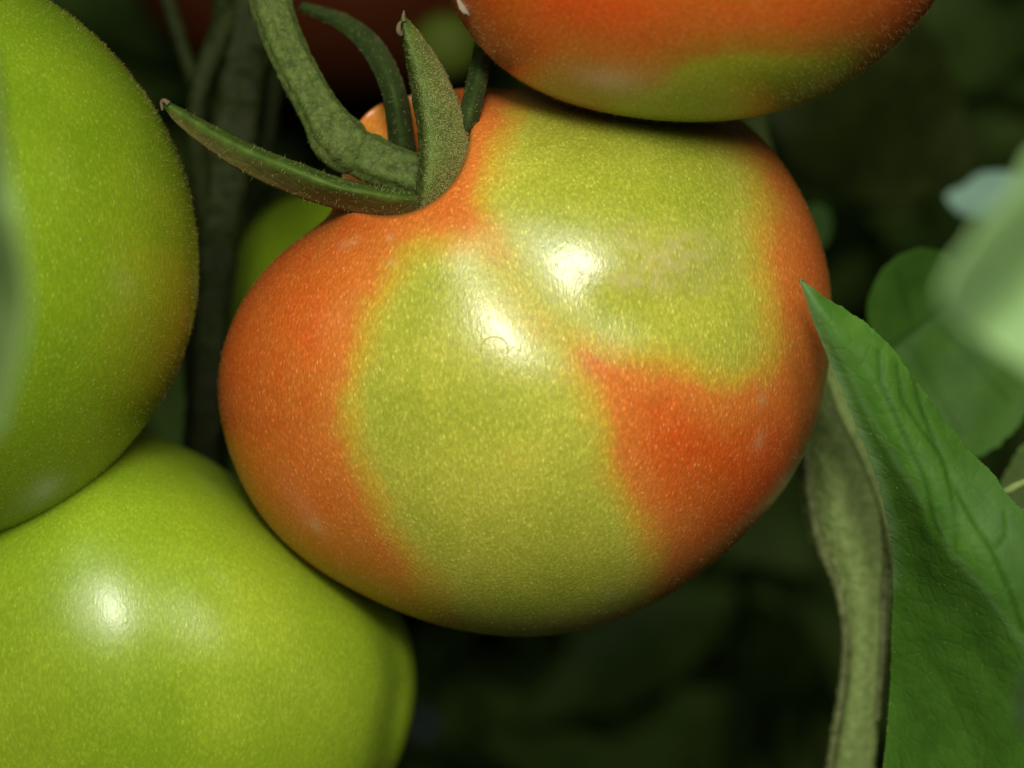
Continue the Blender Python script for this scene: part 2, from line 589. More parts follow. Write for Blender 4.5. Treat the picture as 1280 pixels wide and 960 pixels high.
def polar_leaf(name, c, outline, dfun, mat, parent=None, nr=26, nt=120, vein=None, thick=0.0003):
    """leaf blade: lobed outline filled from its middle, depth from dfun(px, py)"""
    ol = np.asarray(outline, float)
    closed = np.vstack([ol[-1:], ol, ol[:2]])
    m = len(ol)
    t = np.linspace(0, m, nt, endpoint=False)
    i = t.astype(int)
    f = (t - i)[:, None]
    p0, p1, p2, p3 = closed[i], closed[i + 1], closed[(i + 2)], closed[np.minimum(i + 3, len(closed) - 1)]
    E = 0.5 * (2 * p1 + (p2 - p0) * f + (2 * p0 - 5 * p1 + 4 * p2 - p3) * f ** 2 + (3 * p1 - p0 - 3 * p2 + p3) * f ** 3)
    E = E + np.array([[4.0 * noise.noise(Vector((k * 0.22, 2.1, nt * 0.1))), 4.0 * noise.noise(Vector((k * 0.22, 9.1, nt * 0.1)))] for k in range(nt)]) * min(1.0, np.ptp(ol[:, 0]) / 120.0) * np.sin(math.pi * np.arange(nt) / nt)[:, None]
    rs = np.linspace(0.02, 1, nr)
    G = np.array(c)[None, None] + rs[:, None, None] * (E[None] - np.array(c)[None, None])
    px, py = G[..., 0].ravel(), G[..., 1].ravel()
    d = dfun(px, py)
    V = Pa(px, py, d)
    F = grid_faces(nt, nr, True)
    vv = vein(px, py) if vein is not None else np.zeros(len(V))
    o = mesh_obj(name, V, F, mat, parent, {'vein': vv})
    import bmesh
    bm = bmesh.new()
    bm.from_mesh(o.data)
    bm.verts.ensure_lookup_table()
    f = bm.faces.new([bm.verts[k] for k in range(nt)])
    f.smooth = True
    bmesh.ops.recalc_face_normals(bm, faces=bm.faces)
    bm.to_mesh(o.data)
    bm.free()
    md = o.modifiers.new('thickness', 'SOLIDIFY')
    md.thickness = thick
    return o


def lump(px, py, scale, amp, seed):
    return amp * np.array([noise.noise(Vector((a * scale, b * scale, seed))) for a, b in zip(px, py)])


# ------------------------------------------------------------------ the turning tomato in the middle
MC, MD = (655, 455), 0.300
MAIN_SIL = [(1040, 400), (1036, 340), (1012, 262), (965, 185), (915, 140), (840, 112), (740, 108), (640, 114), (560, 112), (510, 114), (472, 126),
            (442, 152), (428, 205), (420, 272), (372, 302), (332, 336), (302, 378), (281, 424), (271, 476), (276, 530), (292, 582), (318, 634),
            (352, 676), (400, 714), (455, 744), (520, 772), (590, 790), (660, 796), (735, 786), (805, 760), (870, 720), (930, 668), (980, 612),
            (1015, 545), (1034, 470)]
CAV = (480, 163)
GROOVE = [(585, 215), (640, 292), (700, 362), (755, 425), (810, 480), (870, 540)]


def gauss(x, y, cx, cy, sx, sy=None, rot=0.0):
    sy = sy or sx
    dx, dy = x - cx, y - cy
    c, s = math.cos(rot), math.sin(rot)
    u, v = dx * c + dy * s, -dx * s + dy * c
    return np.exp(-0.5 * ((u / sx) ** 2 + (v / sy) ** 2))


def main_shape(x, y, dep, ph):
    front = smooth(1.75, 1.25, ph)
    g = dist_line(x, y, GROOVE)
    taper = np.exp(-0.5 * (np.hypot(x - 700, y - 362) / 95.0) ** 2)
    dep = dep + front * (0.0001 + 0.0013 * taper) * np.exp(-0.5 * (g / 46.0) ** 2)
    dep = dep - front * 0.0004 * gauss(x, y, 585, 455, 120, 130)
    dep = dep - front * 0.0009 * gauss(x, y, 785, 275, 80, 70)
    dep = dep + front * 0.0010 * gauss(x, y, 850, 372, 70, 26, -0.25)
    # stem cavity
    rc = np.hypot(x - CAV[0], y - CAV[1])
    w = smooth(112, 78, rc) * smooth(1.95, 1.6, ph)
    tgt = np.maximum(dep, 0.3015 - 0.004 * smooth(60, 0, rc))
    dep = dep * (1 - w) + tgt * w
    # shoulder swells gently round the cavity
    dep = dep - front * 0.0006 * np.exp(-0.5 * ((rc - 150) / 34.0) ** 2) * smooth(150, 260, y)
    return dep


surf = tomato_surface(MC, MD, MAIN_SIL, 0.0355, nt=420, nf=280, blur=3.0, shape=main_shape)
V, F, caps, px, py, ph = surf
GREEN_A = [(590, 300), (540, 308), (495, 330), (455, 380), (432, 450), (428, 520), (440, 590), (470, 645), (503, 700), (530, 750), (560, 780),
           (600, 800), (660, 815), (720, 800), (790, 770), (826, 722), (824, 672), (795, 622), (768, 580), (762, 530), (748, 480), (728, 440),
           (770, 455), (815, 460), (865, 468), (912, 488), (946, 474), (966, 440), (969, 396), (953, 330), (951, 255), (932, 195), (905, 150),
           (880, 90), (700, 90), (650, 120), (618, 170), (606, 225), (606, 262), (612, 285)]
gp = np.array(GREEN_A, float)
gp = catmull(np.vstack([gp, gp[:1]]), 150)[:-1]
sd = sdist_poly(px, py, gp)
sd = sd + lump(px, py, 0.012, 13.0, 4.0) + lump(px, py, 0.04, 3.0, 8.0)
ripe = 0.5 - 0.36 * smooth(-20, 60, sd)
ripe = 0.82 - 0.62 * smooth(-56, 54, sd) + 0.08 * smooth(30, 110, -sd)
ripe += 0.10 * gauss(px, py, 860, 560, 90, 80) + 0.06 * gauss(px, py, 430, 400, 60) + 0.07 * gauss(px, py, 400, 640, 80)
ripe += 0.16 * gauss(px, py, 625, 315, 40, 22, 0.85) + 0.10 * gauss(px, py, 690, 410, 50, 30, 0.85) - 0.08 * gauss(px, py, 860, 220, 90)
ripe -= 0.05 * gauss(px, py, 395, 690, 50, 30) + 0.08 * gauss(px, py, 1010, 500, 20, 70)
ripe = np.where(ph > 1.9, 0.72, ripe)
inner = smooth(118, 95, np.hypot(px - CAV[0], py - CAV[1]))
ripe = ripe * (1 - inner) + 0.60 * inner
scar = np.zeros(len(px))
for cx, cy, sx, sy, rot, st in [(950, 552, 5, 9, 0.5, 0.30), (953, 500, 5, 8, 0.3, 0.20), (394, 657, 12, 6, 0.5, 0.25), (436, 303, 9, 3.5, -0.4, 0.28),
                                (489, 327, 4, 4, 0, 0.25), (487, 298, 4, 3, 0, 0.25), (835, 322, 46, 20, -0.3, 0.42), (800, 352, 36, 10, 0.1, 0.40), (790, 300, 24, 14, 0.6, 0.3),
                                (815, 290, 34, 8, 0.6, 0.16), (985, 600, 22, 7, -0.9, 0.22), (880, 345, 30, 16, -0.4, 0.20), (762, 745, 6, 4, 0, 0.3)]:
    scar = np.maximum(scar, st * gauss(px, py, cx, cy, sx, sy, rot))

scar = scar * np.clip(0.85 + lump(px, py, 0.07, 0.9, 6.0), 0, 1.4)
t_main = thing('tomato', 'large half-ripe tomato with green and orange patches in the centre of the picture', 'tomato', P(655, 795, 0.30), 'tomatoes on the vine')
fruit = make_fruit(t_main, surf, M_main, ripe, scar, hairs=12000, hair_len=0.00026, hair_mask=smooth(110, 150, np.hypot(px - CAV[0], py - CAV[1])))


def front_depth(x, y):
    k = np.argmin(np.hypot(px - x, py - y) + 1000 * (ph > 1.5))
    q = V[k]
    return q


arcp = []
for a in np.linspace(-0.4, math.pi + 0.2, 12):
    q = front_depth(618 + 17 * math.cos(a), 436 - 15 * math.sin(a))
    dd = q[1] + 0.30
    arcp.append((618 + 17 * math.cos(a), 436 - 15 * math.sin(a), dd + 0.00001, 0.8))
tube('ring_mark', arcp, M_ring, fruit, n=36, ring=8)


def sepal(parent, rows, nv=70, nu=26, hairs=1800, hlen=0.0006, edge_amp=0.0, mat=None, brown=0.25, side=None):
    def vein(x, y):
        v = np.zeros((nv, nu))
        v += brown * np.clip((np.linspace(0, 1, nu)[None, :] - 0.55) / 0.45, 0, 1) * (0.6 + 0.8 * rng.random((nv, nu)))
        v[:, 0] = 0.6; v[:, -1] = 0.9; v[:, -2] = 0.5
        if brown > 0.3:
            v[:12] = np.maximum(v[:12], np.linspace(0.7, 0, 12)[:, None])
        k = int(nv * 0.955)
        v[k:, :] = 0.0
        return v.ravel()
    o, V_, F_ = sheet('sepal', rows, mat or M_sepal, parent, nu=nu, nv=nv, thick=0.0003, vein=vein,
                      disp=lambda x, y: lump(x, y, 0.09, 0.00010, 3.0))
    if hairs:
        mk = None
        if side is not None:
            mk = np.broadcast_to(0.06 + smooth(side, side + 0.25, np.linspace(0, 1, nu))[None, :] * smooth(1.0, 0.55, np.linspace(0, 1, nv))[:, None], (nv, nu)).ravel()
        fuzz(o, V_, F_, hairs, hlen, 0.000016, M_hair, tilt=0.5, mask=mk)
    return o, V_, F_


# sepal standing up in front of the stem
sepal(t_main, [
    [(519, 266, 0.2800), (528, 268, 0.2775), (552, 264, 0.2790)],
    [(520, 235, 0.2795), (534, 238, 0.2752), (573, 228, 0.2785)],
    [(523, 200, 0.2795), (538, 201, 0.2745), (587, 190, 0.2785)],
    [(521, 160, 0.2795), (536, 160, 0.2745), (582, 156, 0.2780)],
    [(514, 118, 0.2790), (528, 117, 0.2745), (567, 111, 0.2775)],
    [(506, 75, 0.2785), (517, 73, 0.2748), (545, 68, 0.2770)],
    [(501, 42, 0.2775), (507, 40, 0.2754), (523, 38, 0.2766)],
    [(500, 24, 0.2762), (503, 18, 0.2757), (507, 20, 0.2760)],
], hairs=6500, hlen=0.00026, side=0.30, brown=0.35)
tube('sepal_tip', [(505, 27, 0.2754, 3.4), (504, 22, 0.2754, 2.6), (505, 13, 0.2754, 0.8)], M_tan, t_main, n=14, ring=10, rough=0.3)
tube('sepal_tip', [(502, 44, 0.2756, 2.5), (498, 38, 0.2752, 3.2), (499, 30, 0.2752, 2.5), (502, 27, 0.2754, 1.5)], M_tan, t_main, n=14, ring=10, rough=0.3)
# sepal reaching to the left
sepal(t_main, [
    [(556, 236, 0.2850), (552, 247, 0.2825), (546, 266, 0.2835)],
    [(520, 239, 0.2830), (516, 248, 0.2782), (510, 269, 0.2805)],
    [(480, 234, 0.2815), (474, 243, 0.2752), (462, 269, 0.2792)],
    [(430, 223, 0.2805), (422, 233, 0.2738), (404, 257, 0.2790)],
    [(380, 205, 0.2805), (371, 213, 0.2742), (353, 239, 0.2786)],
    [(325, 184, 0.2808), (317, 191, 0.2758), (301, 214, 0.2788)],
    [(275, 160, 0.2815), (268, 166, 0.2778), (256, 184, 0.2796)],
    [(233, 138, 0.2822), (230, 143, 0.2797), (223, 157, 0.2808)],
    [(206, 125, 0.2825), (204, 128, 0.2815), (203, 133, 0.2818)],
], hairs=220, hlen=0.0006, brown=0.8)
tube('sepal_tip', [(211, 130, 0.2808, 4.0), (206, 126, 0.2808, 3.0), (202, 128, 0.2810, 2.2), (203, 138, 0.2812, 1.5)], M_tan, t_main, n=16, ring=10, rough=0.25)
# sepals at the back, the upper fruit's shade painted in with a darker green
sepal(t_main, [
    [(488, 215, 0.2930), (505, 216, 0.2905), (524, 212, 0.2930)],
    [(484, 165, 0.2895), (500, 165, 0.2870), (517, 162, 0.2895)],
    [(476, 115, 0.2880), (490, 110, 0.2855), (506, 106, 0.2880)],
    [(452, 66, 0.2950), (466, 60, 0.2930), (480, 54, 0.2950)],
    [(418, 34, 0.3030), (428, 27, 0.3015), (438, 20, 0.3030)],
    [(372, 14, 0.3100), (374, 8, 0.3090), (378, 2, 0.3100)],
], hairs=140, hlen=0.0005, mat=M_sepal_shaded)
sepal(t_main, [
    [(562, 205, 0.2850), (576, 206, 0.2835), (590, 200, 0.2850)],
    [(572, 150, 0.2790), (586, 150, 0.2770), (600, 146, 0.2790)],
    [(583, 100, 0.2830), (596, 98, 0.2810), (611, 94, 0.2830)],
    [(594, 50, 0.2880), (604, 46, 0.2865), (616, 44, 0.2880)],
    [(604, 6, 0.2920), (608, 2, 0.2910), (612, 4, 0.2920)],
], hairs=110, hlen=0.0004, mat=M_sepal_shaded)
pd, pv, pf = tube('pedicel', [(548, 230, 0.2865, 30), (510, 217, 0.2864, 28), (482, 207, 0.2868, 28), (460, 197, 0.2872, 30), (440, 187, 0.2874, 27)], M_stem, t_main, n=120, ring=72, rough=0.045, nscale=1100, ridges=9, ridge_amp=0.035)
fuzz(pd, pv, pf, 1200, 0.0006, 0.000014, M_hair, tilt=0.5)

# truss stem that carries it: from the swollen knuckle up out of the picture
t_truss = thing('truss_stem', 'green curved fruit stalk with a swollen knuckle reaching down to the central tomato', 'stem', P(424, 182, 0.2872))
ts, tv, tf = tube('stalk', [(452, 202, 0.2884, 14), (440, 192, 0.2872, 30), (428, 180, 0.2868, 34), (416, 166, 0.2869, 33), (406, 150, 0.2874, 28), (394, 130, 0.2882, 26), (370, 86, 0.2900, 25), (350, 40, 0.2925, 25), (336, -6, 0.2945, 26), (326, -60, 0.297, 26)],
            M_stem, t_truss, n=260, ring=72, rough=0.045, nscale=1100, ridges=9, ridge_amp=0.035)
fuzz(ts, tv, tf, 5000, 0.0004, 0.000015, M_hair, tilt=0.5)

# ------------------------------------------------------------------ the ripe tomato above
TC, TD = (872, -190), 0.272
TOP_SIL = [(556, -6), (575, 28), (604, 66), (642, 97), (684, 119), (732, 135), (784, 145), (836, 151), (884, 152), (936, 148), (990, 135),
           (1040, 114), (1085, 88), (1128, 52), (1158, 20), (1176, -6), (1205, -80), (1215, -190), (1190, -320), (1120, -430), (1000, -500), (870, -520),
           (730, -500), (610, -430), (540, -320), (515, -190), (525, -90)]
surf_t = tomato_surface(TC, TD, TOP_SIL, 0.0335, nt=300, nf=200, blur=3.0)
V, F, caps, px, py, ph = surf_t
TG = [(770, 136), (800, 118), (830, 95), (862, 74), (900, 64), (960, 62), (1020, 66), (1070, 62), (1092, 66), (1070, 90), (1010, 124), (930, 170), (840, 190), (760, 170)]
sd = sdist_poly(px, py, TG)
ripe = np.where(sd > 0, 0.48 - 0.33 * np.clip(sd / 30, 0, 1), 0.48 + 0.24 * np.clip(-sd / 34, 0, 1) + 0.28 * np.clip((-sd - 26) / 120, 0, 1))
ripe -= 0.14 * gauss(px, py, 700, 110, 110, 22, 0.3) + 0.16 * gauss(px, py, 620, 60, 60) + 0.08 * gauss(px, py, 760, 100, 40, 26)
ripe = np.where(ph > 1.8, 0.8, ripe)
scar = 0.22 * gauss(px, py, 770, 103, 34, 14)
t_top = thing('tomato', 'red ripening tomato with a green patch underneath, at the top edge', 'tomato', P(872, 152, TD), 'tomatoes on the vine')
fr = make_fruit(t_top, surf_t, M_top, ripe, scar, hairs=24000, hair_len=0.00036)
k = np.argmin(np.hypot(px - 578, py - 8) + 1000 * (ph > 1.5))
q = V[k]
dd = q[1] + 0.30
qx, qy = q[0] / (S * dd) + 640, 480 - (q[2] - 1) / (S * dd)
tube('dry_scar', [(qx - 8, qy - 12, dd + 0.0004, 3), (qx - 2, qy - 4, dd + 0.0002, 7), (qx + 4, qy + 4, dd + 0.0002, 6), (qx + 8, qy + 10, dd + 0.0004, 3)], M_scar, fr, n=20, ring=14, rough=0.4, nscale=1500, flat=0.35)

# ------------------------------------------------------------------ the green tomato on the left
LC, LD = (-95, 325), 0.288
L_SIL = [(247, 325), (246, 365), (240, 405), (228, 445), (208, 490), (180, 532), (148, 572), (110, 610), (62, 644), (0, 670), (-95, 688), (-250, 660),
         (-380, 560), (-440, 420), (-445, 280), (-400, 120), (-290, 10), (-150, -40), (-40, -38), (30, -18), (78, 8), (126, 48), (166, 94), (198, 140), (222, 190), (238, 245), (245, 290)]
surf_l = tomato_surface(LC, LD, L_SIL, 0.0345, nt=300, nf=200, blur=3.0)
V, F, caps, px, py, ph = surf_l
ripe = 0.18 + 0.20 * gauss(px, py, 262, 380, 36, 90, 0.2) + 0.08 * gauss(px, py, 160, 330, 60, 120) + 0.05 * gauss(px, py, 40, 620, 120, 40)
t_left = thing('tomato', 'unripe green tomato at the left edge, faintly orange along its right side', 'tomato', P(-60, 688, LD), 'tomatoes on the vine')
make_fruit(t_left, surf_l, M_green, ripe, None, hairs=17000, hair_len=0.00036)

# ------------------------------------------------------------------ the pale green tomato below it
BC, BD = (165, 800), 0.313
B_SIL = [(514, 785), (524, 840), (520, 900), (500, 960), (450, 1030), (380, 1120), (270, 1190), (130, 1215), (-20, 1190), (-140, 1110), (-200, 990), (-205, 860),
         (-170, 740), (-100, 640), (0, 575), (90, 538), (165, 538), (225, 560), (285, 600), (345, 645), (408, 688), (468, 732)]


def b_shape(x, y, dep, ph):
    front = smooth(1.75, 1.2, ph)
    dep = dep + front * 0.0008 * np.exp(-0.5 * (dist_line(x, y, [(240, 560), (215, 700), (225, 830), (270, 980)]) / 46) ** 2)
    dep = dep + smooth(1.9, 1.5, ph) * 0.0022 * np.exp(-0.5 * (dist_line(x, y, [(455, 720), (488, 785), (500, 850), (484, 960), (450, 1040)]) / 12) ** 2)
    dep = dep - front * 0.0010 * gauss(x, y, 120, 790, 90, 120) - front * 0.0010 * gauss(x, y, 340, 800, 90, 110)
    return dep


surf_b = tomato_surface(BC, BD, B_SIL, 0.0345, nt=280, nf=180, blur=3.5, shape=b_shape)
V, F, caps, px, py, ph = surf_b
ripe = 0.22 + 0.30 * gauss(px, py, 330, 820, 90, 110) + 0.18 * gauss(px, py, 20, 860, 60, 100)
t_bl = thing('tomato', 'pale green unripe tomato in the lower left corner with a white highlight', 'tomato', P(160, 1215, BD), 'tomatoes on the vine')
make_fruit(t_bl, surf_b, M_green2, ripe, None, hairs=9000, hair_len=0.00025)

# green fruit peeping out between the stems and the middle tomato
SIL = [(284, 360), (292, 320), (310, 285), (338, 258), (380, 240), (430, 236), (500, 260), (560, 320), (580, 400), (550, 480), (480, 530), (400, 530), (320, 490), (285, 420)]
s3 = tomato_surface((430, 385), 0.392, SIL, 0.022, nt=160, nf=100, blur=4)
t = thing('tomato', 'blurred green tomato peeping out behind the orange left shoulder of the central tomato', 'tomato', P(430, 530, 0.392), 'tomatoes on the vine')
make_fruit(t, s3, M_green, np.full(len(s3[0]), 0.25), None)

# dark red fruit at the back, top left
SIL = [(700, -90), (680, 0), (620, 70), (530, 112), (430, 122), (330, 112), (230, 70), (170, 0), (150, -100), (190, -220), (300, -310), (430, -330), (560, -310), (660, -220)]
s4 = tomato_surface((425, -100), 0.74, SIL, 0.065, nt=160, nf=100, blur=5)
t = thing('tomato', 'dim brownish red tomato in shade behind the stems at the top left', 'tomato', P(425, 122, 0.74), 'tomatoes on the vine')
make_fruit(t, s4, M_red_shaded, np.full(len(s4[0]), 0.5), None)

# small green fruit behind the upright sepal
SIL = [(602, 60), (592, 85), (570, 100), (545, 98), (522, 84), (512, 58), (520, 34), (545, 18), (572, 18), (595, 35)]
s5 = tomato_surface((557, 58), 0.56, SIL, 0.008, nt=120, nf=80, blur=6)
t = thing('tomato', 'tiny blurred green tomato between the upright sepal and the red tomato above', 'tomato', P(557, 100, 0.56), 'tomatoes on the vine')
make_fruit(t, s5, M_fardark, np.full(len(s5[0]), 0.3), None)

# ------------------------------------------------------------------ stems on the left, behind
t = thing('tomato_vine', 'thick blurred green vine stem running down behind the left sepal', 'stem', P(255, 640, 0.352))
tube('stalk', [(322, -50, 0.352, 42), (312, 10, 0.352, 40), (302, 70, 0.352, 40), (296, 130, 0.352, 36), (284, 200, 0.352, 36), (272, 290, 0.353, 31), (262, 400, 0.355, 26), (256, 520, 0.357, 24), (252, 660, 0.36, 24)],
     M_stem_dark, t, n=160, ring=40, rough=0.16, nscale=260, ridges=5, ridge_amp=0.07)
tube('side_shoot', [(296, 10, 0.350, 14), (268, 60, 0.346, 15), (250, 110, 0.344, 13), (245, 160, 0.345, 12), (250, 220, 0.348, 14), (262, 300, 0.352, 12), (266, 380, 0.356, 14), (262, 440, 0.357, 9)],
     M_stem_dark, t, n=60, ring=20, rough=0.08, nscale=500)

for lab, path in (('thin dim shoot crossing behind the vine stem at the upper left', [(200, -30, 0.375, 9), (232, 70, 0.372, 9), (262, 170, 0.37, 8), (250, 300, 0.372, 8), (236, 430, 0.374, 9), (246, 560, 0.376, 9), (240, 700, 0.38, 9)]),
                  ('thin dim shoot hanging between the vine stem and the central tomato', [(355, -40, 0.40, 8), (346, 90, 0.40, 8), (330, 210, 0.40, 9), (296, 330, 0.405, 8), (284, 470, 0.405, 9), (276, 640, 0.41, 9)])):
    o, sv, sf = tube('vine_shoot', path, M_stem_dark, None, n=90, ring=18, rough=0.2, nscale=300)
    tag(o, lab, 'stem')

# ------------------------------------------------------------------ stem on the right
t = thing('leaf_stalk', 'pale downy ribbed stem curving down at the right of the central tomato', 'stem', P(1065, 990, 0.325))
so, sv, sf = tube('stalk', [(905, -150, 0.352, 26), (915, 0, 0.352, 26), (930, 150, 0.35, 27), (960, 260, 0.345, 28), (995, 360, 0.338, 30), (1022, 430, 0.334, 36), (1040, 500, 0.331, 44), (1052, 580, 0.328, 52), (1062, 650, 0.327, 50), (1078, 710, 0.326, 40), (1084, 770, 0.325, 29), (1079, 840, 0.325, 26), (1070, 910, 0.325, 28), (1060, 1000, 0.325, 31)],
                  M_stem_pale, t, n=420, ring=110, rough=0.085, nscale=2000, flat=0.8, ridges=5, ridge_amp=0.07)
fuzz(so, sv, sf, 9000, 0.00030, 0.000035, M_hair, tilt=0.4)
so, sv, sf = tube('rib', [(1036, 470, 0.320, 7), (1056, 520, 0.3175, 8), (1080, 570, 0.3155, 8), (1100, 620, 0.314, 8), (1114, 672, 0.314, 6), (1122, 740, 0.316, 4)], M_stem_pale, t, n=60, ring=16, rough=0.06, nscale=900)
fuzz(so, sv, sf, 700, 0.0003, 0.00002, M_hair, tilt=0.4)

for path in ([(1006, 540, 0.326, 5), (1012, 610, 0.3235, 6), (1026, 680, 0.322, 7), (1046, 730, 0.3215, 6), (1057, 790, 0.321, 5), (1053, 860, 0.321, 5), (1042, 930, 0.321, 5), (1032, 1000, 0.321, 5)],
             [(1104, 640, 0.3165, 5), (1109, 690, 0.3165, 6), (1105, 740, 0.3175, 5), (1102, 820, 0.3185, 4), (1096, 900, 0.319, 4)]):
    ro, rv, rf = tube('rib', path, M_stem_rib, t, n=220, ring=20, rough=0.35, nscale=2200)
    fuzz(ro, rv, rf, 900, 0.00025, 0.00002, M_hair, tilt=0.5)

# ------------------------------------------------------------------ the big leaf on the right
VEINS = [
    [(1018, 385), (1060, 460), (1096, 535), (1125, 585), (1162, 640), (1200, 697), (1240, 752), (1290, 822), (1350, 900)],
    [(1099, 440), (1101, 480), (1112, 505), (1135, 555), (1155, 600), (1166, 650), (1176, 668)],
    [(1122, 458), (1128, 500), (1150, 535), (1172, 560)],
    [(1143, 470), (1150, 505), (1166, 548), (1185, 595), (1212, 645), (1240, 690), (1262, 740), (1278, 790)],
    [(1185, 595), (1195, 640), (1194, 690)],
    [(1255, 640), (1256, 668), (1244, 686)],
    [(1120, 610), (1140, 680), (1150, 740)], [(1130, 760), (1180, 850), (1222, 945)], [(1200, 760), (1230, 830), (1280, 880)],
]


def leaf_disp(x, y):
    o = np.zeros(len(x))
    for i, v in enumerate(VEINS):
        dl = dist_line(x, y, v)
        if i == 0:
            o += 0.00016 * np.exp(-0.5 * (dl / 8) ** 2)
        elif i < 6:
            o -= 0.00012 * np.exp(-0.5 * (dl / 3.0) ** 2)
            o += 0.00008 * np.exp(-0.5 * ((dl - 12) / 7.0) ** 2)
        else:
            o -= 0.00025 * np.exp(-0.5 * (dl / 14.0) ** 2)
    o += lump(x, y, 0.011, 0.0005, 5.0) + lump(x, y, 0.045, 0.00010, 9.0)
    return o


def leaf_vein(x, y):
    o = np.zeros(len(x))
    for i, v in enumerate(VEINS):
        a = (0.0, 0.55, 0.45, 0.65, 0.35, 0.38, 0.2, 0.3, 0.2)[i]
        o = np.maximum(o, a * np.exp(-0.5 * (dist_line(x, y, v) / 2.4) ** 2))  # veins; the dark tint also paints the shade lines of their creases
    pale = 0.8 * np.exp(-0.5 * (dist_line(x, y, [(1000, 350), (1030, 430), (1062, 510), (1092, 585), (1108, 650), (1114, 730)]) / 7.0) ** 2)
    pale = np.maximum(pale, 0.35 * np.exp(-0.5 * (dist_line(x, y, VEINS[0]) / 4.0) ** 2))
    pale = np.maximum(pale, 0.45 * gauss(x, y, 1250, 660, 60, 22, 0.9))
    return pale - o


t = thing('leaf', 'large pointed green leaf with veins crossing the lower right corner', 'leaf', P(1280, 990, 0.27), 'tomato leaves')
bl, lv, lf = sheet('blade', [
    [(998, 347, 0.2700), (1000, 349, 0.2700), (1003, 352, 0.2700)],
    [(1029, 430, 0.2708), (1042, 410, 0.2690), (1060, 389, 0.2700)],
    [(1061, 510, 0.2715), (1090, 474, 0.2688), (1112, 430, 0.2700)],
    [(1091, 585, 0.2728), (1132, 560, 0.2685), (1168, 508, 0.2705)],
    [(1109, 655, 0.2765), (1180, 648, 0.2682), (1226, 574, 0.2705)],
    [(1116, 735, 0.2815), (1235, 735, 0.2680), (1285, 642, 0.2700)],
    [(1112, 850, 0.2860), (1295, 830, 0.2680), (1365, 715, 0.2700)],
    [(1100, 980, 0.2870), (1330, 960, 0.2680), (1450, 800, 0.2700)],
    [(1080, 1120, 0.2900), (1360, 1110, 0.2680), (1540, 920, 0.2700)],
], M_leaf, t, nu=200, nv=260, disp=leaf_disp, vein=leaf_vein, thick=0.0003, wob=4.0)
edge = np.zeros((260, 200)); edge[:, -2:] = 1; edge[:, :2] = 0.4
fuzz(bl, lv, lf, 700, 0.00035, 0.000014, M_hair, tilt=0.6, mask=edge.ravel() + 0.02)

# round leaf behind it
OUT = [(1084, 400), (1092, 355), (1115, 325), (1150, 310), (1185, 318), (1215, 345), (1255, 400), (1285, 450), (1292, 490), (1275, 530), (1250, 556), (1220, 572), (1185, 560), (1150, 520), (1110, 470)]
CRE = [(1090, 460), (1115, 432), (1135, 412), (1160, 398), (1200, 392)]


def round_d(x, y):
    # folded along its midrib
    sd_ = ((x - 1105) * 0.60 + (y - 440) * 0.80)
    return 0.347 - 0.00007 * np.sqrt(sd_ ** 2 + 60) * np.where(sd_ > 0, 0.7, 1.1) + 0.0003 * np.sin(x * 0.06 + y * 0.02)


def round_vein(x, y):
    o = 0.8 * np.exp(-0.5 * (dist_line(x, y, [(1102, 442), (1165, 395), (1240, 340)]) / 5) ** 2)
    for a, b in (((1130, 420), (1200, 540)), ((1165, 395), (1260, 500)), ((1140, 412), (1120, 340)), ((1180, 384), (1170, 320))):
        o = np.maximum(o, 0.4 * np.exp(-0.5 * (dist_line(x, y, [a, b]) / 4) ** 2))
    return -o


polar_leaf('leaf', (1180, 440), OUT, round_d, M_leaf2, nr=50, nt=200, vein=round_vein)
tag(bpy.context.scene.collection.objects[-1], 'rounded creased green leaf behind the large pointed leaf', 'leaf', 'tomato leaves')

# blurred pale leaf close to the lens
OUT = [(1172, 374), (1190, 326), (1206, 306), (1224, 276), (1258, 246), (1290, 190), (1360, 150), (1440, 200), (1470, 320), (1430, 440), (1350, 490), (1290, 468), (1235, 432), (1195, 408)]
polar_leaf('leaf', (1310, 330), OUT, lambda x, y: 0.150 + 0.00006 * (x - 1170) * 0.4 + 0.002 * np.sin((x + y) * 0.02), M_leaf_pale)
near = C.objects[-1]
tag(near, 'pale out of focus leaf close to the lens at the right edge', 'leaf', 'tomato leaves')
tube('stalk', [(1400, 320, 0.152, 14), (1540, 330, 0.156, 14), (1680, 420, 0.18, 14), (1760, 620, 0.24, 12), (1780, 900, 0.32, 11)], M_stem_pale, near, n=50, ring=16, rough=0.05)
OUT = [(1184, 244), (1204, 232), (1226, 216), (1262, 214), (1310, 232), (1380, 250), (1420, 300), (1360, 330), (1290, 300), (1240, 284), (1222, 272), (1200, 268)]
polar_leaf('leaf', (1290, 258), OUT, lambda x, y: 0.195 + 0.0000010 * (y - 256) ** 2 + 0.00003 * (x - 1226), M_leaf_highlight)
tag(C.objects[-1], 'small pale blurred leaf tip above the pale leaf at the right edge', 'leaf', 'tomato leaves')
